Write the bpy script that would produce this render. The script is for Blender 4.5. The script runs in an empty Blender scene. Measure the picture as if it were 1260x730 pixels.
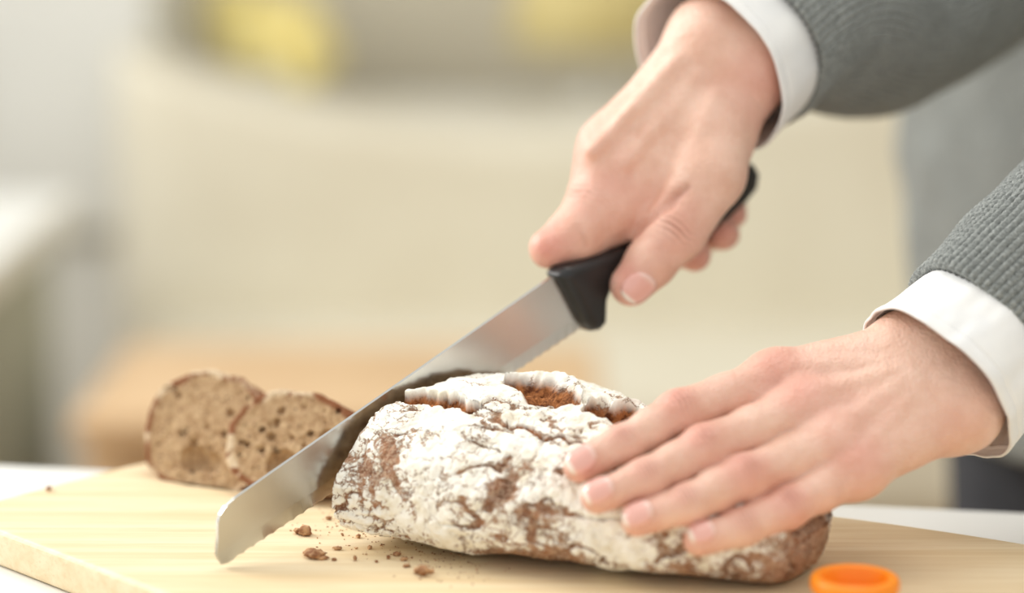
import bpy, math, numpy as np
from mathutils import Vector
rng=np.random.RandomState(7)
# ---------------------------------------------------------------- calibration
FPX=85/36*1260; PITCH=math.radians(11); CAM=np.array([0,-1.1,1.088]); ZB=0.768
cp,sp=math.cos(PITCH),math.sin(PITCH)
def ray(u,v):
    a=(u-630)/FPX; b=-(v-365)/FPX
    return np.array([a, cp+b*sp, -sp+b*cp])
def P(u,v,y):
    r=ray(u,v); return CAM+r*((y+1.1)/r[1])
def G(u,v,z=ZB):
    r=ray(u,v); return CAM+r*((z-CAM[2])/r[2])
K0=np.array([-.126,-.078,0]); KT=np.array([.159,.133,0]); KT/=np.linalg.norm(KT)
KN=np.array([KT[1],-KT[0],0])
def KP(u,v):
    r=ray(u,v); t=np.dot(K0-CAM,KN)/np.dot(r,KN); return CAM+r*t
def k2(u,v):
    p=KP(u,v)-K0; return (float(np.dot(p,KT)),float(p[2]))
def srgb(r,g,b):
    f=lambda c:(c/255/12.92) if c/255<=.04045 else ((c/255+.055)/1.055)**2.4
    return (f(r),f(g),f(b),1)
# ---------------------------------------------------------------- noise
def _h(i,j,k):
    n=(i.astype(np.int64)*374761393+j.astype(np.int64)*668265263+k.astype(np.int64)*1274126177)&0xffffffff
    n=((n^(n>>13))*1274126177)&0xffffffff
    return ((n^(n>>16))&0xffff)/65535.0
def vnoise(p):
    i=np.floor(p); f=p-i; f=f*f*(3-2*f); i=i.astype(np.int64)
    r=0
    for a in(0,1):
        for b in(0,1):
            for c in(0,1):
                w=(f[:,0] if a else 1-f[:,0])*(f[:,1] if b else 1-f[:,1])*(f[:,2] if c else 1-f[:,2])
                r=r+w*_h(i[:,0]+a,i[:,1]+b,i[:,2]+c)
    return r
def fbm(p,o=4):
    r=0;a=.5
    for k in range(o):
        r=r+a*vnoise(p*(2**k)+17.3*k); a*=.5
    return r/(1-.5**o)
# ---------------------------------------------------------------- SDF tools
def cap(p,a,b,ra,rb):
    a=np.asarray(a,float);b=np.asarray(b,float); ab=b-a; L=max(ab@ab,1e-12)
    t=np.clip(((p-a)@ab)/L,0,1)
    d=p-(a+t[:,None]*ab)
    return np.sqrt((d*d).sum(1))-(ra+(rb-ra)*t)
def smin(a,b,k):
    h=np.maximum(k-np.abs(a-b),0)/k
    return np.minimum(a,b)-h*h*k*.25
def rbox(p,c,hf,r):
    q=np.abs(p-np.asarray(c))-(np.asarray(hf)-r)
    return np.sqrt((np.maximum(q,0)**2).sum(1))+np.minimum(q.max(1),0)-r
def evalc(f,p):
    out=np.empty(len(p)); s=400000
    for i in range(0,len(p),s): out[i:i+s]=f(p[i:i+s])
    return out
def polygonize(f,lo,hi,h,newton=2,slack=1.0):
    lo=np.asarray(lo,float);hi=np.asarray(hi,float);B=4
    nb=np.ceil((hi-lo)/h/B).astype(int)+1; n=nb*B
    g=np.stack(np.meshgrid(*[np.arange(k) for k in nb],indexing='ij'),-1).reshape(-1,3)
    fc=evalc(f,lo+(g*B+(B-1)/2)*h)
    F=np.repeat(np.repeat(np.repeat(fc.reshape(nb),B,0),B,1),B,2)
    act=g[np.abs(fc)<(B*h*1.1+2*h)*slack]
    o=np.stack(np.meshgrid(*[np.arange(B)]*3,indexing='ij'),-1).reshape(-1,3)
    idx=(act[:,None,:]*B+o[None]).reshape(-1,3)
    F[idx[:,0],idx[:,1],idx[:,2]]=evalc(f,lo+idx*h)
    S=F<0
    c=np.zeros(n-1,int)
    for a in(0,1):
        for b in(0,1):
            for d in(0,1):
                c+=S[a:n[0]-1+a,b:n[1]-1+b,d:n[2]-1+d]
    cells=np.argwhere((c>0)&(c<8))
    cid=-np.ones(n,np.int64); cid[cells[:,0],cells[:,1],cells[:,2]]=np.arange(len(cells))
    acc=np.zeros((len(cells),3));cnt=np.zeros(len(cells))
    for ax in range(3):
        b,d=(ax+1)%3,(ax+2)%3
        for p_ in(0,1):
            for q_ in(0,1):
                o0=np.zeros(3,int);o0[b]=p_;o0[d]=q_;o1=o0.copy();o1[ax]=1
                A=cells+o0;C=cells+o1
                fa=F[A[:,0],A[:,1],A[:,2]];fb=F[C[:,0],C[:,1],C[:,2]]
                m=(fa<0)!=(fb<0)
                t=np.where(m,fa/np.where(m,fa-fb,1),0)
                acc+=np.where(m[:,None],A+(C-A)*t[:,None],0);cnt+=m
    V=lo+acc/np.maximum(cnt,1)[:,None]*h
    Q=[]
    for ax in range(3):
        b,d=(ax+1)%3,(ax+2)%3
        s0=[slice(None)]*3;s1=[slice(None)]*3
        s0[ax]=slice(0,n[ax]-1);s1[ax]=slice(1,n[ax])
        m=S[tuple(s0)]!=S[tuple(s1)]
        e=np.argwhere(m); e=e[(e[:,b]>0)&(e[:,d]>0)]
        ins=S[e[:,0],e[:,1],e[:,2]]
        eb=np.zeros(3,int);eb[b]=1;ed=np.zeros(3,int);ed[d]=1
        w=[e-eb-ed,e-ed,e,e-eb]
        q=np.stack([cid[x[:,0],x[:,1],x[:,2]] for x in w],1)
        q=np.where(ins[:,None],q,q[:,::-1])
        Q.append(q[(q>=0).all(1)])
    Q=np.concatenate(Q)
    for _ in range(newton):
        f0=evalc(f,V);e=h*.3
        gr=np.stack([(evalc(f,V+np.eye(3)[k]*e)-f0)/e for k in range(3)],1)
        st=gr*(f0/np.maximum((gr*gr).sum(1),.2))[:,None]
        l=np.sqrt((st*st).sum(1));V=V-st*np.minimum(1,h*.6/np.maximum(l,1e-9))[:,None]
    return V,Q
def mkobj(name,V,Q,mat=None,parent=None,attrs=None,smooth=True):
    me=bpy.data.meshes.new(name)
    me.from_pydata(np.asarray(V).tolist(),[],Q.tolist() if hasattr(Q,'tolist') else Q)
    me.polygons.foreach_set('use_smooth',[smooth]*len(me.polygons))
    for k,a in (attrs or {}).items():
        me.attributes.new(k,'FLOAT','POINT').data.foreach_set('value',np.asarray(a,np.float32))
    me.update()
    ob=bpy.data.objects.new(name,me); bpy.context.scene.collection.objects.link(ob)
    if mat:me.materials.append(mat)
    if parent:ob.parent=parent
    return ob
def empty(name,loc=(0,0,0)):
    e=bpy.data.objects.new(name,None);bpy.context.scene.collection.objects.link(e);e.empty_display_size=.05
    return e
def sdfobj(name,f,lo,hi,h,mat,parent=None,**k):
    V,Q=polygonize(f,lo,hi,h,**k); return mkobj(name,V,Q,mat,parent)
# ---------------------------------------------------------------- materials
class NT:
    def __init__(s,name):
        s.m=bpy.data.materials.new(name);s.m.use_nodes=True;s.t=s.m.node_tree
        s.b=s.t.nodes['Principled BSDF']
        s.co=s.t.nodes.new('ShaderNodeTexCoord').outputs['Object']
    def n(s,ty,ins=None,**kw):
        nd=s.t.nodes.new('ShaderNode'+ty)
        for k,v in kw.items():setattr(nd,k,v)
        for k,v in (ins or {}).items():s.set(nd.inputs[k],v)
        return nd
    def set(s,inp,v):
        if isinstance(v,bpy.types.NodeSocket):s.t.links.new(v,inp)
        else:inp.default_value=v
    def noise(s,scale,detail=4,rough=.5,vec=None,dist=0):
        return s.n('TexNoise',{'Vector':vec or s.co,'Scale':scale,'Detail':detail,'Roughness':rough,'Distortion':dist}).outputs['Fac']
    def ramp(s,f,a,b,ca=0.,cb=1.):
        return s.n('MapRange',{'Value':f,'From Min':a,'From Max':b,'To Min':ca,'To Max':cb},interpolation_type='SMOOTHSTEP').outputs['Result']
    def mix(s,f,a,b):
        nd=s.n('Mix',data_type='RGBA');s.set(nd.inputs[0],f);s.set(nd.inputs[6],a);s.set(nd.inputs[7],b);return nd.outputs[2]
    def math(s,op,a,b=0.):
        nd=s.n('Math',operation=op);s.set(nd.inputs[0],a);s.set(nd.inputs[1],b);return nd.outputs[0]
    def attr(s,name):
        return s.n('Attribute',attribute_name=name).outputs['Fac']
    def mapping(s,scale,rot=(0,0,0),vec=None):
        return s.n('Mapping',{'Vector':vec or s.co,'Scale':scale,'Rotation':rot}).outputs[0]
    def bump(s,h,strength,dist):
        nd=s.n('Bump',{'Height':h,'Strength':strength,'Distance':dist});s.t.links.new(nd.outputs[0],s.b.inputs['Normal'])
    def base(s,c):s.set(s.b.inputs['Base Color'],c)
    def p(s,**k):
        for a,v in k.items():s.set(s.b.inputs[a.replace('_',' ')],v)
def simple(name,c1,c2=None,rough=.5,scale=20,bump=0,metal=0,detail=3):
    m=NT(name);c2=c2 or c1
    nz=m.noise(scale,detail)
    m.base(m.mix(m.ramp(nz,.3,.7),c1,c2));m.p(Roughness=rough,Metallic=metal)
    if bump:m.bump(nz,.5,bump)
    return m.m
def skin_mat():
    m=NT('skin')
    nz=m.noise(60,5,.65);n2=m.noise(22,3)
    c=m.mix(m.ramp(nz,.3,.7),srgb(226,182,160),srgb(238,200,180))
    c=m.mix(m.math('MULTIPLY',m.ramp(n2,.45,.7),.35),c,srgb(222,162,144))
    c=m.mix(m.math('MULTIPLY',m.attr('red'),.65),c,srgb(210,122,108))
    c=m.mix(m.math('MULTIPLY',m.attr('crease_shade'),.65),c,srgb(156,92,76))  # shade inside wrinkles and grooves, painted into the skin colour
    m.base(c);m.p(Roughness=.45)
    m.p(Subsurface_Weight=.12,Subsurface_Scale=.003)
    m.b.inputs['Subsurface Radius'].default_value=(1,.35,.2)
    v=m.n('TexVoronoi',{'Vector':m.co,'Scale':700.}).outputs['Distance']
    h=m.math('ADD',m.math('MULTIPLY',v,.5),m.noise(300,4,.6))
    h=m.math('ADD',h,m.math('MULTIPLY',m.noise(90,3,.6,None,1.5),1.5))
    m.bump(h,.5,.0010)
    return m.m
SKIN=skin_mat()
def nail_mat():
    m=NT('fingernail')
    c=m.mix(m.ramp(m.attr('tip'),.05,.25),srgb(238,202,190),srgb(234,178,166))
    m.base(m.mix(m.ramp(m.attr('tip'),.84,.92),c,srgb(246,232,222)))
    m.p(Roughness=.22,Coat_Weight=.5);return m.m
NAIL=nail_mat()
# ---------------------------------------------------------------- room / background
WALL=simple('wall_paint',srgb(218,211,192),srgb(211,204,184),.9,2)
FLOORM=simple('floor_boards',srgb(176,150,112),srgb(160,134,98),.5,3)
def box(name,lo,hi,mat,parent=None,bev=.0):
    lo=np.array(lo,float);hi=np.array(hi,float)
    V=[(x,y,z) for x in(lo[0],hi[0]) for y in(lo[1],hi[1]) for z in(lo[2],hi[2])]
    Q=[(0,1,3,2),(4,6,7,5),(0,4,5,1),(2,3,7,6),(0,2,6,4),(1,5,7,3)]
    o=mkobj(name,V,Q,mat,parent,smooth=False)
    if bev:
        b=o.modifiers.new('b','BEVEL');b.width=bev;b.segments=3
    return o
WHITE=simple('white_lacquer',srgb(238,238,232),srgb(232,232,226),.4,4)
box('floor',(-2.6,-2.2,-.05),(3,3.4,0),FLOORM)
wb=empty('wall_back')
box('wall_main',(-.93,3.3,0),(3,3.4,2.6),WALL,wb)
box('wall_below_window',(-2.6,3.3,0),(-.93,3.4,.66),WALL,wb)
box('wall_above_window',(-2.6,3.3,2.4),(-.93,3.4,2.6),WALL,wb)
w2=empty('window_2')
box('sill',(-2.6,3.26,.64),(-.93,3.34,.67),WHITE,w2)
box('mullion',(-1.75,3.33,.66),(-1.70,3.37,2.4),WHITE,w2)
box('jamb',(-.97,3.32,.66),(-.93,3.38,2.4),WHITE,w2)
box('wall_left',(-2.7,-2.2,0),(-2.6,3.4,.55),WALL)
box('wall_right',(3,-2.2,0),(3.1,3.4,2.6),WALL)
win=empty('window_1')
for i,y in enumerate((-2.2,-.3,1.5,3.3)):
    box('frame_%d'%i,(-2.7,y,.55),(-2.62,y+.07,2.5),WHITE,win)
box('frame_top',(-2.7,-2.2,2.42),(-2.62,3.37,2.5),WHITE,win)
box('frame_bottom',(-2.7,-2.2,.55),(-2.5,3.37,.6),WHITE,win)
CREAM=simple('cream_upholstery',srgb(226,220,201),srgb(220,213,193),.9,8,.002)
OAK=simple('warm_wood',srgb(214,182,142),srgb(203,170,130),.5,6)
sofa=empty('sofa')
def sofa_back(p):
    topz=.655+.13*np.clip((np.abs(p[:,0]-.02)/.62),0,1.2)**2
    d=rbox(p,(.12,2.45,.5),(.70,.12,.6),.10)
    return np.maximum(d,(p[:,2]-topz)*.8)
sdfobj('backrest',sofa_back,(-.65,2.25,.1),(.9,2.7,1.2),.02,CREAM,sofa)
sdfobj('seat',lambda p:rbox(p,(.12,2.10,.30),(.66,.27,.09),.05),(-.6,1.75,.15),(.85,2.5,.55),.02,CREAM,sofa)
for i,x in enumerate((-.48,.66)):
    box('leg_%d'%i,(x,1.88,0),(x+.06,1.94,.24),OAK,sofa,.008)
    box('leg_b%d'%i,(x,2.35,0),(x+.06,2.41,.24),OAK,sofa,.008)
ct=empty('coffee_table')
box('top',(-.46,1.35,.455),(.10,1.72,.485),OAK,ct,.008)
box('apron_front',(-.43,1.38,.34),(.07,1.40,.455),OAK,ct,.003)
box('apron_back',(-.43,1.67,.34),(.07,1.69,.455),OAK,ct,.003)
for i,(x,y) in enumerate([(-.45,1.36),(.05,1.36),(-.45,1.67),(.05,1.67)]):
    box('leg_%d'%i,(x,y,0),(x+.04,y+.04,.455),OAK,ct,.004)
sb=empty('sideboard')
SBM=simple('greige_cabinet_paint',srgb(214,209,194),srgb(206,201,186),.6,5)
box('carcass',(-.52,2.72,.06),(.9,3.1,.60),SBM,sb,.006)
box('top',(-.54,2.70,.60),(.92,3.12,.625),WHITE,sb,.005)
for i in range(3):
    box('drawer_front_%d'%i,(-.47+.45*i,2.705,.1),(-.04+.45*i,2.72,.58),SBM,sb,.004)
for i,(x,y) in enumerate([(-.48,2.76),(.84,2.76),(-.48,3.02),(.84,3.02)]):
    box('foot_%d'%i,(x,y,0),(x+.04,y+.04,.06),SBM,sb)
def lathe(name,c,prof,mat,parent=None,n=64):
    V=[];F=[]
    for r,z in prof:
        for i in range(n):
            a=2*np.pi*i/n;V.append((c[0]+r*math.cos(a),c[1]+r*math.sin(a),c[2]+z))
    for k in range(len(prof)-1):
        for i in range(n):
            j=(i+1)%n;F.append((k*n+i,k*n+j,(k+1)*n+j,(k+1)*n+i))
    return mkobj(name,V,F,mat,parent)
YEL=simple('yellow_petals',srgb(252,238,170),srgb(246,228,146),.85,60)
OLV=simple('olive_yellow_fabric',srgb(226,210,150),srgb(218,200,138),.85,10)
fl=empty('flower_bouquet')
lathe('vase',(-.40,2.92,.626),[(0,0),(.035,0),(.04,.01),(.03,.05),(.033,.07)],WHITE,fl)
def bouquet(p):
    d=None;rs=np.random.RandomState(4)
    for i in range(26):
        a=rs.uniform(0,6.28);r=rs.uniform(0,.09);z=rs.uniform(-.05,.05)
        q=(-.40+r*math.cos(a),2.92+.8*r*math.sin(a),.750+z-.35*r*math.cos(a))
        c=cap(p,q,q,.03,.03)
        d=c if d is None else smin(d,c,.008)
    return d
sdfobj('flowers',bouquet,(-.56,2.75,.6),(-.22,3.1,.92),.006,YEL,fl)
lp=empty('table_lamp')
lathe('lamp_base',(.14,2.92,.626),[(0,0),(.06,0),(.06,.01),(.012,.02),(.012,.14)],WHITE,lp)
lathe('lamp_shade',(.14,2.92,.626),[(.12,.105),(.145,.112),(.13,.21),(.09,.33),(.07,.33),(.10,.21),(.12,.105)],OLV,lp)
CAB=simple('sage_cabinet_paint',srgb(178,179,162),srgb(168,169,152),.6,5)
cab=empty('kitchen_cabinet')
box('carcass',(-1.6,1.5,.0),(-.62,2.1,.56),CAB,cab,.006)
box('countertop',(-1.64,1.46,.56),(-.59,2.14,.60),WHITE,cab,.006)
for i in range(2): box('door_panel_%d'%i,(-1.58+.48*i,1.485,.06),(-1.14+.48*i,1.5,.52),CAB,cab,.004)
fr=empty('refrigerator')
box('body',(-.90,2.75,.0),(-.565,3.15,.95),WHITE,fr,.02)
box('fridge_door',(-.90,2.71,.45),(-.565,2.75,.94),WHITE,fr,.01)
box('fridge_handle',(-.88,2.68,.6),(-.865,2.71,.8),CAB,fr,.004)
# ---------------------------------------------------------------- table and board
TAB=simple('white_table_laminate',srgb(236,236,232),srgb(230,230,226),.35,6)
def prism(name,pts,z0,z1,mat,parent=None,bev=.002):
    n=len(pts)
    V=[(x,y,z0) for x,y in pts]+[(x,y,z1) for x,y in pts]
    Q=[tuple(range(n))[::-1],tuple(range(n,2*n))]+[(i,(i+1)%n,n+(i+1)%n,n+i) for i in range(n)]
    o=mkobj(name,V,Q,mat,parent,smooth=False)
    b=o.modifiers.new('b','BEVEL');b.width=bev;b.segments=4;b.limit_method='ANGLE';b.angle_limit=math.radians(50)
    return o
tbl=empty('kitchen_table')
prism('tabletop',[(-1,-.85),(.85,-.85),(.85,-.031),(-1,.289)],.722,.75,TAB,tbl,.003)
for i,(x,y) in enumerate([(-.95,-.8),(.78,-.8),(.78,-.10),(-.95,.20)]):
    box('table_leg_%d'%i,(x,y,0),(x+.05,y+.05,.722),TAB,tbl,.004)
def chaikin(pts,k):
    for _ in range(k):
        q=[]
        for i in range(len(pts)):
            a=np.array(pts[i]);b=np.array(pts[(i+1)%len(pts)])
            q+=[a*.75+b*.25,a*.25+b*.75]
        pts=q
    return [tuple(p) for p in pts]
def board_mat():
    m=NT('light_wood_board')
    v=m.mapping((3,60,60),(0,0,math.radians(32)))
    n1=m.noise(2.2,6,.55,v,.3);n2=m.noise(9,4,.6,v)
    c=m.mix(m.ramp(n1,.3,.7),srgb(228,204,162),srgb(240,222,187))
    c=m.mix(m.math('MULTIPLY',m.ramp(n2,.5,.75),.5),c,srgb(215,187,142))
    m.base(c);m.p(Roughness=.5);m.bump(n2,.15,.0006);return m.m
bp=[(-.268,.008),(-.225,.062),(-.187,.106),(-.165,.112),(-.02,.072),(.147,.010),(.26,-.056),(.36,-.14),(.30,-.34),(.18,-.43),(.02,-.29),(-.145,-.118),(-.255,-.004)]
prism('cutting_board',chaikin(bp,3),.7502,ZB,board_mat(),bev=.003)
# ---------------------------------------------------------------- loaf
C0=np.array([-.036,-.002]);U=np.array([math.cos(math.radians(-30)),math.sin(math.radians(-30))]);W=np.array([-U[1],U[0]])
LW,LH,LL=.063,.067,.195
def loaf_mat():
    m=NT('floured_crust')
    fl=m.attr('flour')
    big=m.noise(34,6,.62,None,.8);mid=m.noise(105,6,.65,None,1.2);fine=m.noise(420,6,.75)
    t=m.math('ADD',m.math('MULTIPLY',big,.52),m.math('MULTIPLY',mid,.33))
    t=m.math('ADD',t,m.math('MULTIPLY',fine,.15))
    t=m.math('ADD',t,m.math('MULTIPLY',m.math('SUBTRACT',fl,.6),.42))
    pm=m.ramp(t,.418,.468)
    w=m.n('TexNoise',{'Vector':m.co,'Scale':80.,'Detail':5.,'Roughness':.65})
    ad=m.n('VectorMath',operation='MULTIPLY_ADD');m.set(ad.inputs[0],w.outputs['Color']);ad.inputs[1].default_value=(.022,)*3;m.set(ad.inputs[2],m.co)
    vo=m.n('TexVoronoi',{'Vector':ad.outputs[0],'Scale':150.},feature='DISTANCE_TO_EDGE').outputs['Distance']
    wid=m.ramp(t,.44,.56,.15,.03)
    crv=m.n('MapRange',{'Value':vo,'From Min':.0,'From Max':wid,'To Min':.0,'To Max':1.},interpolation_type='SMOOTHSTEP').outputs['Result']
    cr=m.math('MAXIMUM',crv,m.ramp(t,.51,.57))
    mask=m.math('MULTIPLY',pm,cr)
    crust=m.mix(m.ramp(m.noise(75,5,.6),.35,.65),srgb(118,80,60),srgb(172,126,96))
    dust=m.ramp(m.noise(520,5,.8),.42,.62,0.,.65)
    crust=m.mix(dust,crust,srgb(212,188,162))
    flour=m.mix(m.ramp(m.noise(80,6,.65),.28,.55),srgb(230,221,200),srgb(250,247,237))
    c=m.mix(mask,crust,flour)
    tc=m.mix(m.ramp(m.noise(220,5,.7),.35,.65),srgb(92,50,28),srgb(180,118,72))
    c=m.mix(m.attr('tear'),c,tc)
    m.base(c);m.p(Roughness=.95)
    m.b.inputs['Specular IOR Level'].default_value=.2
    h=m.math('ADD',m.math('MULTIPLY',mask,.6),m.math('MULTIPLY',m.noise(260,7,.68),.5))
    m.bump(h,.55,.0016);return m.m
LOAFM=loaf_mat()
def crumb_mat():
    m=NT('rye_crumb')
    n=m.noise(260,5,.65)
    c=m.mix(m.ramp(n,.3,.7),srgb(160,126,90),srgb(200,170,132))
    v=m.n('TexVoronoi',{'Vector':m.co,'Scale':240.}).outputs['Distance']
    c=m.mix(m.ramp(v,.12,.22,.85,0.),c,srgb(92,62,40))
    cr=m.mix(m.ramp(m.noise(70,6,.7),.47,.58),srgb(132,80,46),srgb(220,198,166))
    m.base(m.mix(m.attr('crust'),c,cr));m.p(Roughness=.9);m.bump(n,.6,.0012);return m.m
CRUMB=crumb_mat()
def loaf():
    NS,NA=480,580
    s=np.linspace(0,1,NS);th=np.linspace(0,2*np.pi,NA,endpoint=False)
    Sg,Tg=np.meshgrid(s,th,indexing='ij');S=Sg.ravel();T=Tg.ravel()
    S=1-(1-S)**1.35
    e=np.clip(1-S**3.6,0,1)**.5
    wv=LW*(.97+.05*np.sin(S*5+.6))*(.03+.97*e)
    hv=(LH*(1-.07*S+.035*np.sin(S*9)))*(.25+.75*np.clip(1-S**4.2,0,1)**.55)
    zc=.024
    c,sn=np.cos(T),np.sin(T)
    v=wv*np.sign(c)*np.abs(c)**.92
    ex=.93-.10*S
    z=np.where(sn>0,zc+(hv-zc)*np.abs(sn)**ex,zc-(zc-.0005)*np.abs(sn)**.55)
    v=v+np.where(sn>0,1,0)*np.abs(sn)*.006
    inner=(.02+.98*np.clip((1-S)/.06,0,1)**.5)
    z=zc+(z-zc)*inner
    ucut=(.0046+.358*v)/.934+.0016+.0025
    u=ucut+S*(LL-ucut)
    X=C0[0]+u*U[0]+v*W[0];Y=C0[1]+u*U[1]+v*W[1]
    V=np.stack([X,Y,ZB+z],1)
    G3=V.reshape(NS,NA,3)
    dS=np.gradient(G3,axis=0);dT=(np.roll(G3,-1,1)-np.roll(G3,1,1))
    N=np.cross(dS,dT).reshape(-1,3);N/=np.maximum(np.linalg.norm(N,axis=1),1e-12)[:,None]
    cen=np.stack([C0[0]+u*U[0],C0[1]+u*U[1],ZB+0*u+.03],1)
    sg=np.sign(((V-cen)*N).sum(1));N*=np.where(sg==0,1,sg)[:,None]
    L=np.stack([u,v,z],1)
    D=(fbm(L*20,3)-.5)*.012+(fbm(L*55+5,4)-.5)*.0056
    gate=np.clip((fbm(L*30+77,2)-.42)/.15,0,1)
    rg=1-np.abs(2*fbm(L*np.array([40,80,80])+9,4)-1)
    D-=np.clip((rg-.90)/.10,0,1)**1.3*.0024*gate
    rg2=1-np.abs(2*fbm(L*150+3,4)-1);D-=np.clip((rg2-.84)/.16,0,1)*.0007
    D+=(fbm(L*380,3)-.5)*.0009
    top=np.clip((z-.035)/.02,0,1)
    tear=np.zeros(len(S))
    def tr(u0,u1,v0,v1,w,dep,lip):
        nonlocal D,tear
        t=np.clip((u-u0)/(u1-u0),0,1);vc=v0+(v1-v0)*t+(fbm(np.stack([u*90,u*0,u*0],1)+v0*50,3)-.5)*.014
        ww=w*np.sqrt(np.clip(1-(2*((u-u0)/(u1-u0))-1)**2,0,1))*(.6+.8*vnoise(np.stack([u*160,u*0+3,u*0],1)))
        x=np.abs(v-vc)/np.maximum(ww,1e-5)
        inside=((u>u0)&(u<u1))
        m=np.clip(1.25-x,0,1)*inside*top
        D+=-dep*np.clip(m*1.6,0,1)*(.4+1.0*fbm(L*200,3))
        D+=lip*np.exp(-((x-1.6)/.45)**2)*inside*top*np.where(v>vc,1.6,.2)
        tear=np.maximum(tear,np.clip(m*3,0,1))
    tr(.034,.078,.004,.0,.0085,.0060,.0024)
    tr(.082,.126,-.002,-.006,.0080,.0055,.0024)
    tr(-.015,.042,-.024,-.026,.0026,.0040,.0022)
    tr(.055,.10,-.032,-.028,.0010,.0018,.0010)
    fade=np.clip(z/.006,0,1)*np.clip((1-S)/.02,0.2,1)
    V=V+N*(D*fade)[:,None]
    rel=(V[:,:2]-K0[:2])@KN[:2]
    V[:,:2]+=np.where(rel<.0014,.0014-rel,0)[:,None]*KN[:2]
    V[:,2]=np.maximum(V[:,2],ZB+.0004)
    flour=.69+.95*(fbm(L*22+31,3)-.5)-.34*np.clip((.016-z)/.02,0,1)-.22*np.clip((u-.125)/.07,0,1)+.16*np.clip((z-.045)/.02,0,1)
    flour-=np.clip((rg-.90)/.10,0,1)*.35*gate
    flour+=np.clip(D/.005,-.6,.6)*.22
    idx=np.arange(NS*NA).reshape(NS,NA);nx=np.roll(idx,-1,1)
    Q=np.stack([idx[:-1],idx[1:],nx[1:],nx[:-1]],-1).reshape(-1,4)
    root=empty('bread_loaf')
    mkobj('crust',V,Q[:,::-1],LOAFM,root,{'flour':flour,'tear':tear})
    R=V.reshape(NS,NA,3)[0];cn=R.mean(0);nr=60
    VV=[]
    for i in range(nr+1):
        VV.append(cn+(R-cn)*(1-i/nr)**.8 if i<nr else np.repeat(cn[None],NA,0))
    VV=np.concatenate(VV)
    dd=(fbm(VV*330,3)-.5)*.002+np.clip(fbm(VV*130,2)-.62,0,1)*.02
    k=np.concatenate([np.full(NA,min(1,i/3)) for i in range(nr+1)])
    VV=VV+np.concatenate([KN])[None]*(np.abs(dd)*k)[:,None]
    idx=np.arange((nr+1)*NA).reshape(nr+1,NA);nx=np.roll(idx,-1,1)
    Q=np.stack([idx[:-1],idx[1:],nx[1:],nx[:-1]],-1).reshape(-1,4)
    mkobj('cut_face',VV,Q,CRUMB,root,{'crust':1-np.clip(k,0,1)})
loaf()
# ---------------------------------------------------------------- slices
def bread_slice(name,center,ex,ez,hw,hh,th,seed):
    ex=np.array(ex,float);ex/=np.linalg.norm(ex);ez=np.array(ez,float);ez-=ex*(ez@ex);ez/=np.linalg.norm(ez);en=np.cross(ex,ez)
    if en[1]>0:en=-en
    c=np.array(center,float);rs=np.random.RandomState(seed)
    holes=[(rs.uniform(-.8,.8)*hw,rs.uniform(-.75,.75)*hh,rs.choice([-1,1])*th*rs.uniform(.6,1.1),rs.uniform(.0010,.0026)) for _ in range(100)]
    holes.append((-.10*hw,-.45*hh,th*1.1,.0085));holes.append((.17*hw,-.48*hh,th*1.1,.0070));holes.append((.5*hw,.2*hh,th*1.1,.0040))
    def loc(p):
        q=p-c;return q@ex,q@ez,q@en
    def d2(x,z):
        zz=z/hh
        r=(np.abs(x/hw)**2.3+np.abs(zz)**np.where(z<0,2.8,2.1))**(1/2.4)
        return (r-1)*min(hw,hh)
    def f(p):
        x,z,y=loc(p);L=np.stack([x,y,z],1)
        a=d2(x,z)+(fbm(L*60+seed,3)-.5)*.0075-y*.06
        rim=np.exp(-(a/.0035)**2)*.0009
        b=np.abs(y)-th-rim
        b=b+(fbm(L*300+seed,3)-.5)*.0018
        r=.0016
        d=np.sqrt(np.maximum(a+r,0)**2+np.maximum(b+r,0)**2)+np.minimum(np.maximum(a+r,b+r),0)-r
        for h in holes:
            m=np.sqrt((x-h[0])**2+((z-h[1])*1.15)**2+(y-h[2])**2)-h[3]
            d=np.maximum(d,-m)
        return d
    R=max(hw,hh)*1.25+.005
    V,Q=polygonize(f,c-R,c+R,.0008,newton=1)
    V[:,2]=np.maximum(V[:,2],ZB+.0003)
    x,z,y=loc(V);cr=np.clip((d2(x,z)-y*.06+(fbm(np.stack([x,y,z],1)*60+seed,3)-.5)*.0075+.0034)/.0012,0,1)
    mkobj(name,V,Q,CRUMB,None,{'crust':cr})
bread_slice('bread_slice',P(268,538,.076),(1,-.48,-.02),(.06,.42,1),.0360,.0300,.0120,3)
bread_slice('bread_slice.001',P(370,549,.042),(1,-.42,.0),(.10,.50,1),.0350,.0250,.0085,8)
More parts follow.
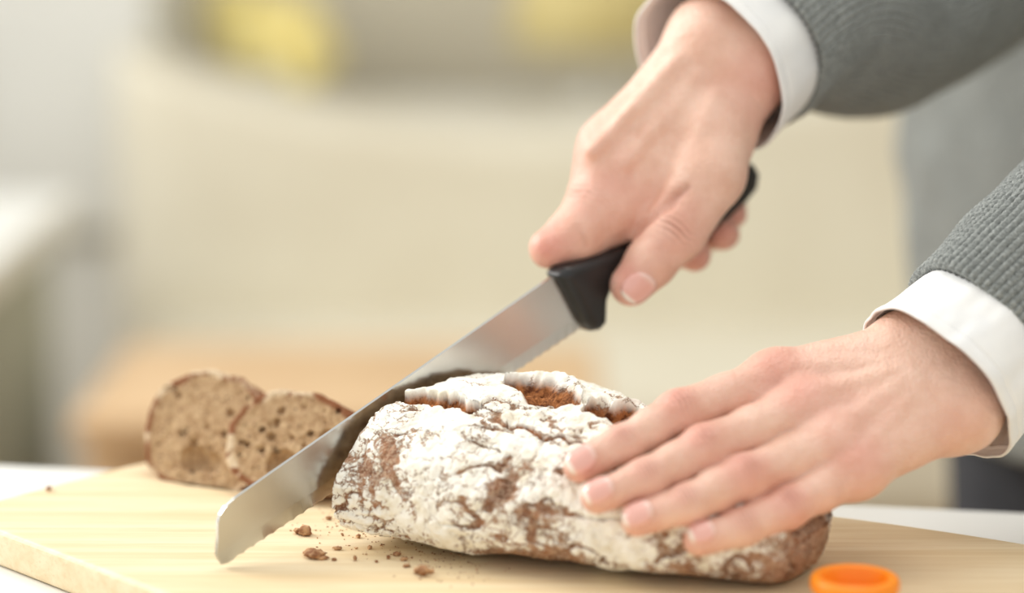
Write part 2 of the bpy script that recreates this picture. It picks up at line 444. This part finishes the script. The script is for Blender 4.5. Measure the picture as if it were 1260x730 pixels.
# ---------------------------------------------------------------- crumbs
def crumbs():
    VV=[];FF=[]
    import bmesh
    bm=bmesh.new();bmesh.ops.create_icosphere(bm,subdivisions=3,radius=1)
    bv=np.array([v.co[:] for v in bm.verts]);bf=np.array([[v.index for v in f.verts] for f in bm.faces]);bm.free()
    L=[(376,659,3.6),(389,687,4.4),(383,684,3.2),(396,689,2.8),(415,677,2.4),(411,690,1.8),(521,709,3.8),(513,706,2.4),(437,690,1.8),(497,690,1.8),(60,604,2.2),(478,688,1.6),(441,662,2.2),(428,648,2),(455,676,1.9),(500,698,1.6),(530,706,2),(366,657,1.8),(405,640,2.0),(463,692,1.4),(488,684,2.0)]
    L=[(u,v,r*.8) for u,v,r in L]
    for _ in range(240):
        t=rng.rand();L.append((365+t*225+rng.randn()*22,634+t*72+rng.randn()*12,rng.uniform(.2,.5)))
    off=0
    for u,v,r in L:
        p=G(u,v);r*=.001
        sc=rng.uniform(.6,1.4,3)*[1,1,.6]
        q=bv*sc*(1+1.1*(fbm(bv*2.1+rng.rand()*90,3)-.5))[:,None]*r
        q=q+[p[0],p[1],ZB-q[:,2].min()-.0001]
        VV.append(q);FF.append(bf+off);off+=len(q)
    mkobj('bread_crumbs',np.concatenate(VV),np.concatenate(FF),simple('crumb_brown',srgb(132,84,52),srgb(214,172,128),.9,220,.0004))
crumbs()
# ---------------------------------------------------------------- knife
kn=empty('bread_knife')
def blade():
    sp_=[(267,660),(267,642),(270,633),(277,623),(288,613),(676,342)]
    tipb=[(268,690),(272,695),(280,693)]
    e0=np.array(k2(287,689));e1=np.array(k2(716,404))
    ed=[];n=38
    dvec=e1-e0;nrm=np.array([-dvec[1],dvec[0]])/np.linalg.norm(dvec)
    for i in range(n):
        for j in range(5):
            t=(i+j/5)/n;ed.append(tuple(e0+dvec*t+nrm*(.0007*math.sin(math.pi*j/5))))
    outline=[k2(*p) for p in tipb]+ed+[tuple(e1)]+[k2(705,330)]+[k2(*p) for p in sp_[::-1]]
    outline=np.array(outline);n=len(outline)
    T=.0009
    inner=outline.copy()
    for i in range(n):
        de=(outline[i]-e0)@nrm
        if de<.004: inner[i]=e0+dvec*((outline[i]-e0)@dvec/(dvec@dvec))+nrm*.007
    V=[];F=[]
    def to3(q,o): return K0+KT*q[0]+np.array([0,0,q[1]])+KN*o
    for q in outline:V.append(to3(q,.00015))
    for q in outline:V.append(to3(q,-.00015))
    for q in inner:V.append(to3(q,T))
    for q in inner:V.append(to3(q,-T))
    for i in range(n):
        j=(i+1)%n
        F+= [(i,j,2*n+j,2*n+i),(n+j,n+i,3*n+i,3*n+j),(j,i,n+i,n+j)]
    F+=[tuple(range(2*n,3*n)),tuple(range(3*n,4*n))[::-1]]
    m=NT('brushed_steel')
    v=m.mapping((18,18,900))
    nz=m.noise(1.0,4,.6,v)
    m.base(srgb(204,204,201));m.p(Metallic=1.,Roughness=.24)
    m.bump(nz,.05,.0003)
    mkobj('blade',V,F,m.m,kn,smooth=False)
blade()
def handle():
    px=[(680,338),(688,327),(705,321),(745,307),(775,296),(840,258),(890,219),(904,203),(918,200),(925,212),(922,232),(909,248),(862,292),(802,328),(768,342),(743,354),(738,368),(737,396),(729,405),(719,406),(711,397),(695,366)]
    pg=np.array([k2(*p) for p in px])
    def poly(q):
        d=np.full(len(q),1e9);ins=np.zeros(len(q),bool)
        for i in range(len(pg)):
            a=pg[i];b=pg[(i+1)%len(pg)];ab=b-a
            t=np.clip(((q-a)@ab)/(ab@ab),0,1);w=q-(a+t[:,None]*ab);d=np.minimum(d,(w*w).sum(1))
            c=((a[1]>q[:,1])!=(b[1]>q[:,1]));x=a[0]+(q[:,1]-a[1])/(b[1]-a[1]+1e-12)*ab[0]
            ins^=c&(q[:,0]<x)
        return np.sqrt(d)*np.where(ins,-1,1)
    def f(p):
        r=p-K0;q=np.stack([r@KT,r[:,2]],1);o=r@KN
        a=poly(q);T=.0085;rr=.0055
        x=a+rr;y=np.abs(o)-T+rr
        return np.sqrt(np.maximum(x,0)**2+np.maximum(y,0)**2)+np.minimum(np.maximum(x,y),0)-rr
    A=np.array([KP(*p) for p in px])
    sdfobj('handle',f,A.min(0)-.015,A.max(0)+.015,.0012,simple('black_plastic',srgb(26,26,27),srgb(32,32,33),.35,60),kn)
handle()
# ---------------------------------------------------------------- hands
person=empty('person')
def build_hand(name,palm,fingers,grooves,reds,wrinkles,nails,lo,hi,tendons=(),kp=.012,kf=.007,h=.0008):
    def f(p,full=False):
        d=None
        for a,b,ra,rb in palm:
            c=cap(p,a,b,ra,rb);d=c if d is None else smin(d,c,kp)
        for a,b,r in tendons:
            d=smin(d,cap(p,a,b,r,r),.005)
        fu=None
        for ch in fingers:
            g=None
            for (a,ra),(b,rb) in zip(ch[:-1],ch[1:]):
                c=cap(p,a,b,ra,rb);g=c if g is None else smin(g,c,.004)
            fu=g if fu is None else smin(fu,g,.0014)
        d=smin(d,fu,kf)
        d=d+(vnoise(p*60)-.5)*.0016+(vnoise(p*170)-.5)*.0003
        cre=np.zeros(len(p))
        for a,b,w,amp in grooves:
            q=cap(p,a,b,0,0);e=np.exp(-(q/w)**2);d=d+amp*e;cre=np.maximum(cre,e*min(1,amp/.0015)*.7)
        for c,t,n,amp,per,wid in wrinkles:
            q=p-c;x=q@t;y=q@n;s2_=((q-np.outer(x,t)-np.outer(y,n))**2).sum(1)
            m=np.exp(-(x/.0042)**2-s2_/wid**2)*(y>0)
            wv=np.where(m>1e-3,m*np.maximum(0,np.cos(2*np.pi*(x+.0006*np.sin(s2_*5e4+c[0]*900))/per)),0)
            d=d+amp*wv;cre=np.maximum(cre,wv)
        return (d,cre) if full else d
    V,Q=polygonize(f,lo,hi,h,newton=2)
    red=np.zeros(len(V))
    for c,r,a in reds:
        red=np.maximum(red,a*np.exp(-((V-c)**2).sum(1)/r**2))
    red=np.clip(red*(.5+1.0*fbm(V*90,3)),0,1)
    root=empty(name);root.parent=person
    mkobj('skin_surface',V,Q,SKIN,root,{'red':red,'crease_shade':f(V,True)[1]})
    for nm,c,t,n,a,b in nails:
        t=t/np.linalg.norm(t);n=n-t*(n@t);n/=np.linalg.norm(n);s=np.cross(t,n)
        NU,NV=22,36
        pts=[];tip=[];rr=[]
        for i in range(NU+1):
            for j in range(NV):
                an=2*np.pi*j/NV;r=i/NU
                cx,sx=np.cos(an),np.sin(an)
                x=a*r*np.sign(cx)*abs(cx)**.75;y=b*r*np.sign(sx)*abs(sx)**.8
                pts.append(c+t*x+s*y+n*.016);tip.append((x/a+1)/2);rr.append(r)
        p=np.array(pts);rr=np.array(rr);tr_=np.zeros(len(p));p0=p.copy()
        for _ in range(40):
            dd=f(p0-n*tr_[:,None]);tr_=tr_+np.clip(dd,-.002,.003)*.8
        tr_=np.minimum(tr_,.0135);p=p0-n*tr_[:,None]
        p=p+n*(.0007-.0009*np.clip((rr-.86)/.14,0,1)**2)[:,None]
        idx=np.arange((NU+1)*NV).reshape(NU+1,NV);nx=np.roll(idx,-1,1)
        Qn=np.stack([idx[:-1],idx[1:],nx[1:],nx[:-1]],-1).reshape(-1,4)
        o=mkobj('nail_'+nm,p,Qn,NAIL,root,{'tip':tip})
        sm=o.modifiers.new('s','SOLIDIFY');sm.thickness=.0009;sm.offset=0
    return root,f
def wr(c,a,b,n,amp=.00035,per=.0019,wid=.006):
    t=np.asarray(b)-np.asarray(a);t=t/np.linalg.norm(t);n=n-t*(n@t);n/=np.linalg.norm(n);return (np.asarray(c),t,n,amp,per,wid)
# --- left hand (pressing the loaf)
NL=np.array([-.15,-.66,.73])
IM,MM,RM,PM=P(952,470,-.055),P(990,502,-.068),P(1028,544,-.080),P(1054,579,-.088)
WR_,WM_,WU_=P(1128,438,-.040),P(1156,473,-.048),P(1178,506,-.058)
chains={
 'index':[(IM,.0120),(P(890,490,-.066),.0100),(P(835,507,-.078),.0098),(P(800,528,-.084),.0086),(P(768,546,-.090),.0086),(P(713,575,-.098),.0072)],
 'middle':[(MM,.0122),(P(925,529,-.081),.0102),(P(866,552,-.093),.0101),(P(830,571,-.099),.0088),(P(795,589,-.105),.0088),(P(735,613,-.110),.0074)],
 'ring':[(RM,.0118),(P(973,566,-.090),.0098),(P(918,586,-.103),.0098),(P(880,604,-.109),.0086),(P(846,620,-.114),.0086),(P(783,641,-.117),.0073)],
 'pinky':[(PM,.0105),(P(1010,604,-.098),.0086),(P(968,626,-.106),.0087),(P(940,638,-.111),.0077),(P(915,649,-.115),.0078),(P(860,664,-.120),.0067)]}
thumb=[(P(1110,470,-.030),.017),(P(1035,495,-.008),.014),(P(975,515,.012),.0105),(P(925,530,.018),.0085)]
FA1,FA2=P(1250,355,.03),P(1275,400,.03)
palm=[(WR_,IM,.0170,.0120),(WM_,MM,.0172,.0120),(WM_,RM,.0172,.0118),(WU_,PM,.0155,.0108),
      (WR_,WU_,.0165,.0155),(IM,PM,.0095,.0095),(WR_,thumb[1][0],.015,.014),
      (WR_,FA1,.0165,.021),(WU_,FA2,.0155,.021)]
reds=[(IM+NL*.01,.013,.65),(MM+NL*.01,.013,.55),(RM+NL*.01,.013,.5),(PM+NL*.01,.013,.6),(P(1060,560,-.11),.02,.4),(P(870,470,-.08),.02,.3)]
wrk=[];nails=[]
for k,c in chains.items():
    mcp,pip,dip,tip=c[0][0],c[2][0],c[4][0],c[5][0]
    reds+=[(pip+NL*.009,.011,.85),(dip+NL*.008,.008,.5),(tip,.010,.7)]
    wrk+=[wr(pip,mcp,dip,NL,.00075,.0023),wr(dip,pip,tip,NL,.00050,.0018,.005)]
    t=tip-dip;t/=np.linalg.norm(t)
    nails.append((k,tip-t*.0008,t,NL+t*.25,.0064 if k!='pinky' else .0054,.0057 if k!='pinky' else .0049))
td=[(m+(WM_-m)*.12+NL*(rad),WM_+(m-WM_)*.25+NL*.0150,.0022) for m,rad in((IM,.0105),(MM,.0105),(RM,.010),(PM,.009))]
gr=[(m1*.5+m2*.5+NL*.008+(m1*.5+m2*.5-WM_)*.05,m1*.5+m2*.5+NL*.008+(WM_-m1*.5-m2*.5)*.22,.005,.0010) for m1,m2 in((IM,MM),(MM,RM),(RM,PM))]
alln=np.array([x[0] for c in chains.values() for x in c]+[FA1,FA2]+[x[0] for x in thumb])
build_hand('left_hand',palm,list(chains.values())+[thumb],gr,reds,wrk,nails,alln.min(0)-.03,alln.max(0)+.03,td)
# --- right hand (holding the knife)
A1,A2=P(880,50,.100),P(914,84,.098)
I1=P(755,186,.085)
idx=[(I1,.0175),(P(734,256,.072),.0155),(P(708,288,.063),.0130),(P(676,306,.056),.0100)]
thb=[(P(884,140,.085),.0165),(P(870,215,.068),.0172),(P(830,286,.058),.0148),(P(803,320,.055),.0124),(P(776,350,.054),.0102)]
mid=[(P(805,170,.115),.014),(P(805,262,.138),.0105),(P(838,304,.120),.0096),(P(854,314,.100),.0085)]
rng_=[(P(835,160,.132),.014),(P(846,250,.152),.010),(P(874,286,.134),.009),(P(889,288,.113),.0082)]
pnk=[(P(862,150,.145),.013),(P(884,222,.158),.009),(P(897,252,.147),.008),(P(902,262,.128),.0072)]
palm=[(A1,I1,.0178,.0172),(A1,mid[0][0],.019,.016),(A2,rng_[0][0],.0185,.015),(A2,pnk[0][0],.018,.014),
      (A2,thb[1][0],.0195,.0155),(A1,P(775,240,.082),.0185,.0168),(P(865,160,.086),P(778,246,.080),.019,.0168),
      (A1,A2,.0180,.0185),(P(770,255,.078),P(728,292,.070),.013,.0095),
      (A1,P(990,10,.18),.018,.024),(A2,P(1005,35,.18),.0185,.024)]
reds=[(P(745,235,.055),.022,.55),(P(700,190,.07),.020,.5),(P(672,305,.045),.018,.85),(P(776,350,.045),.015,.7),(P(830,285,.045),.018,.5),(P(854,318,.09),.016,.8),(P(890,285,.10),.016,.9),(P(900,262,.12),.014,.9),(P(800,265,.06),.02,.5),(P(935,100,.08),.022,.6)]
NT_=np.array([-.25,-.95,.05])
t=thb[4][0]-thb[2][0];t/=np.linalg.norm(t)
nails=[('thumb',thb[4][0]-t*.001,t,NT_+np.array([.25,0,-.45]),.0078,.0070)]
wrk=[wr(thb[2][0],thb[1][0],thb[4][0],NT_,.0006,.0030,.009),wr(idx[1][0],idx[0][0],idx[2][0],np.array([-.7,-.6,.3]),.0006,.0030,.009),
     wr(A2,P(1000,0,.16),A2,np.array([.3,-.9,.1]),.0006,.004,.02)]
td=[(P(730,185,.066),P(835,75,.080),.0032),(P(770,200,.064),P(860,95,.078),.0026),(P(835,230,.055),P(880,120,.070),.0024)]
gr=[(P(846,232,.052),P(822,252,.050),.0030,.0020),(P(822,252,.050),P(800,268,.052),.0028,.0034),(P(800,268,.052),P(768,298,.060),.0026,.0040),(P(742,300,.052),P(722,262,.048),.0018,.0008),(P(722,300,.050),P(706,270,.048),.0015,.0006)]
alln=np.array([x[0] for c in (idx,thb,mid,rng_,pnk) for x in c]+[P(990,10,.18),P(1005,35,.18),A1,A2])
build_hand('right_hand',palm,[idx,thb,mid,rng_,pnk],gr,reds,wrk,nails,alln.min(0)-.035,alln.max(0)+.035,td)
# ---------------------------------------------------------------- sleeves
def tube(name,path,rad,nu,nv,mat,parent,disp=None,solid=0,squash=1.0,ref=(0,0,1),ribn=0):
    path=np.array(path,float);n=len(path)
    def cr(t,A):
        i=min(int(t),len(A)-2);f=t-i
        p0=A[max(i-1,0)];p1=A[i];p2=A[i+1];p3=A[min(i+2,len(A)-1)]
        return .5*((2*p1)+(-p0+p2)*f+(2*p0-5*p1+4*p2-p3)*f*f+(-p0+3*p1-3*p2+p3)*f**3)
    ts=np.linspace(0,n-1-1e-6,nv);C=np.array([cr(t,path) for t in ts]);Rr=np.array([cr(t,np.array(rad,float)) for t in ts])
    T=np.gradient(C,axis=0);T/=np.linalg.norm(T,axis=1)[:,None]
    ref=np.array(ref,float);X=np.cross(T,ref);X/=np.linalg.norm(X,axis=1)[:,None];Y=np.cross(X,T)
    th=np.linspace(0,2*np.pi,nu,endpoint=False)
    ln=np.concatenate([[0],np.cumsum(np.linalg.norm(np.diff(C,axis=0),axis=1))])
    A,Bm=np.meshgrid(ln,th,indexing='ij')
    R=Rr[:,None]+(disp(A,Bm) if disp else 0)
    V=C[:,None]+X[:,None]*(np.cos(Bm)*R*squash)[...,None]+Y[:,None]*(np.sin(Bm)*R)[...,None]
    idx=np.arange(nv*nu).reshape(nv,nu);nx=np.roll(idx,-1,1)
    Q=np.stack([idx[:-1],idx[1:],nx[1:],nx[:-1]],-1).reshape(-1,4)
    at={'valley_shade':(1-np.abs(np.cos(Bm*ribn/2+.25*np.sin(A*60)))).ravel()} if ribn else None  # mask for the painted shade between ribs
    o=mkobj(name,V.reshape(-1,3),Q,mat,parent,at)
    if solid:
        s=o.modifiers.new('s','SOLIDIFY');s.thickness=solid;s.offset=0
    return o
def knit_mat():
    m=NT('grey_knit')
    n=m.noise(500,3,.6);n2=m.noise(30,4);n3=m.noise(160,4,.7)
    c=m.mix(m.ramp(n,.3,.7),srgb(116,120,118),srgb(158,162,159))
    c=m.mix(m.math('MULTIPLY',m.ramp(n2,.4,.7),.4),c,srgb(122,126,123))
    c=m.mix(m.ramp(n3,.55,.75,0.,.4),c,srgb(184,187,183))
    c=m.mix(m.ramp(m.attr('valley_shade'),.42,1.,0.,.9),c,srgb(44,48,48))  # shade between the knit ribs, painted dark into the colour
    m.base(c);m.p(Roughness=.95,Sheen_Weight=.1);m.bump(m.math('ADD',n,n3),.8,.0016);return m.m
KNIT=knit_mat()
SHIRT=simple('white_cotton',srgb(242,242,240),srgb(235,236,236),.85,60,.0006)
def ribs(n,amp,fold=.002,seed=0):
    def d(a,t):
        q=np.stack([a.ravel()*22+seed,np.cos(t.ravel())*1.2,np.sin(t.ravel())*1.2],1)
        ph=t*n/2+.25*np.sin(a*60)
        st=.28*np.cos(a*2*np.pi/.0030+np.where(np.cos(2*ph)>0,0,np.pi))
        return amp*(np.abs(np.cos(ph))**.6-.6)*(1+st)+fold*2*(fbm(q,3).reshape(a.shape)-.5)-.0012*np.exp(-(a/.0015)**2)
    return d
def folds(amp,seed,flare=0):
    def d(a,t):
        q=np.stack([a.ravel()*14+seed,np.cos(t.ravel())*1.6,np.sin(t.ravel())*1.6],1)
        edge=np.exp(-(a/.0012)**2)*-.0006+.0008*np.exp(-((a-.006)/.0008)**2)*-1
        return amp*2*(fbm(q,3).reshape(a.shape)-.5)+edge+flare*np.exp(-a/.012)
    return d
sw=empty('sweater_sleeves');sw.parent=person
l0=P(1151,473,-.045);ax=np.array([.63,.42,.48]);ax/=np.linalg.norm(ax)
EL=np.array([.375,.075,.995])
tube('shirt_cuff_left',[l0,l0+ax*.02,l0+ax*.05,l0+ax*.09],[.0405,.0395,.037,.035],220,110,SHIRT,person,folds(.0052,3,.0022),.0012)
l1=l0+ax*.031
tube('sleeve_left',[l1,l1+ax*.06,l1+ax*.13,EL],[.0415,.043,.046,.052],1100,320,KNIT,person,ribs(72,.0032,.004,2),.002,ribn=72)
r0=P(872,87,.100);axr=np.array([.65,.66,.38]);axr/=np.linalg.norm(axr)
ER=np.array([.30,.33,1.03])
tube('shirt_cuff_right',[r0,r0+axr*.02,r0+axr*.05,r0+axr*.09],[.0445,.0440,.042,.041],220,110,SHIRT,person,folds(.0034,9,.0018),.0012)
r1=r0+axr*.031
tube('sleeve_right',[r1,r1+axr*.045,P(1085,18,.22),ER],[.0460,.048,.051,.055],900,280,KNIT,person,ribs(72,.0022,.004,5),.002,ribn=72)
# ---------------------------------------------------------------- body
cB=np.array([.425,.42]);sd=np.array([-.55,.83]);sd/=np.linalg.norm(sd);fd=np.array([-sd[1],sd[0]])*1.0
if fd[0]>0:fd=-fd
def B(a,b,z):q=cB+sd*a+fd*b;return np.array([q[0],q[1],z])
SR,SL=B(.16,0,1.34),B(-.16,0,1.34)
def body(p):
    d=cap(p,B(.07,0,.86),B(-.07,0,.86),.125,.125)
    for a,b,ra,rb,k in [(B(.05,.01,1.02),B(-.05,.01,1.02),.115,.115,.12),(B(.07,.02,1.2),B(-.07,.02,1.2),.12,.12,.12),
                        (SR,SL,.065,.065,.1),(SR,ER,.062,.056,.03),(SL,EL,.062,.053,.03),(B(.06,0,.74),B(-.06,0,.74),.12,.12,.06)]:
        d=smin(d,cap(p,a,b,ra,rb),k)
    d=np.maximum(d,.70-p[:,2])
    return d+(fbm(p*9,3)-.5)*.03
sdfobj('sweater_body',body,(.1,0,.65),(.85,.85,1.5),.008,KNIT,person,slack=1.5)
TR=simple('dark_trousers',srgb(52,54,60),srgb(62,64,70),.9,40)
def legs(p):
    d=cap(p,B(.08,0,.85),B(.09,0,.45),.095,.065);d=np.minimum(d,cap(p,B(.09,0,.45),B(.09,-.01,.06),.065,.045))
    e=cap(p,B(-.08,0,.85),B(-.09,0,.45),.095,.065);e=np.minimum(e,cap(p,B(-.09,0,.45),B(-.09,-.01,.06),.065,.045))
    return smin(d,e,.02)
sdfobj('trousers',legs,(.1,.1,0),(.8,.8,1.0),.01,TR,person)
def shoes(p):
    return np.minimum(cap(p,B(.09,-.03,.04),B(.09,.15,.035),.04,.034),cap(p,B(-.09,-.03,.04),B(-.09,.15,.035),.04,.034))
sdfobj('shoes',shoes,(.1,.1,-.02),(.8,.8,.12),.008,simple('dark_leather',srgb(40,34,30),None,.4),person)
def headf(p):
    d=cap(p,B(0,0,1.36),B(0,.02,1.50),.05,.05)
    d=smin(d,cap(p,B(0,.01,1.64),B(0,.045,1.57),.085,.055),.04)
    return smin(d,cap(p,B(0,.09,1.61),B(0,.112,1.585),.008,.012),.015)
V,Q=polygonize(headf,(.2,.2,1.35),(.7,.7,1.8),.006);mkobj('head',V,Q,SKIN,person,{'red':np.zeros(len(V)),'crease_shade':np.zeros(len(V))})
sdfobj('hair',lambda p:np.maximum(cap(p,B(0,-.01,1.66),B(0,-.04,1.56),.095,.08),-cap(p,B(0,.10,1.60),B(0,.12,1.5),.075,.075)),(.2,.2,1.35),(.7,.7,1.85),.006,simple('brown_hair',srgb(70,48,34),srgb(88,62,44),.6,80),person)
# ---------------------------------------------------------------- orange lid
def lid():
    c=G(1052,711,ZB+.013)
    prof=[(0,.0045),(.0125,.0045),(.0132,.006),(.0138,.0122),(.0148,.0136),(.0165,.0138),(.0180,.0130),(.0186,.0115),(.0186,.0085),(.0178,.0072),(.0165,.0066),(.0158,.004),(.0158,.0006),(.0150,.0),(0,0)]
    m=NT('orange_plastic');m.base(srgb(252,146,20));m.p(Roughness=.4,Subsurface_Weight=.15,Subsurface_Scale=.004)
    m.bump(m.noise(200,3),.05,.0003)
    lathe('orange_bottle_cap',(c[0],c[1],ZB+.0002),prof[::-1],m.m,None,96)
lid()
# ---------------------------------------------------------------- light
w=bpy.data.worlds.new('world');bpy.context.scene.world=w;w.use_nodes=True
w.node_tree.nodes['Background'].inputs[0].default_value=(1,.985,.95,1);w.node_tree.nodes['Background'].inputs[1].default_value=.92
def area(name,loc,tgt,size,e,col=(1,1,1)):
    l=bpy.data.lights.new(name,'AREA');l.shape='SQUARE';l.size=size;l.energy=e;l.color=col
    o=bpy.data.objects.new(name,l);bpy.context.scene.collection.objects.link(o);o.location=loc
    o.rotation_euler=(Vector(tgt)-Vector(loc)).to_track_quat('-Z','Y').to_euler();return o
area('window_light',(-2.0,.9,2.0),(0,0,.8),1.2,54,(1,.99,.95))
area('overhead_fill',(.1,.3,2.4),(0,0,.8),1.0,9,(1,.97,.9))  # added soft fill from overhead, not a lamp of the room
bpy.context.scene.view_settings.view_transform='Standard'
# ---------------------------------------------------------------- camera
cd=bpy.data.cameras.new('camera');cd.lens=85;cd.sensor_width=36
cd.dof.use_dof=True;cd.dof.focus_distance=1.10;cd.dof.aperture_fstop=2.25
cd.clip_start=.01
co=bpy.data.objects.new('camera',cd);bpy.context.scene.collection.objects.link(co)
co.location=CAM.tolist();co.rotation_euler=(math.pi/2-PITCH,0,0)
bpy.context.scene.camera=co
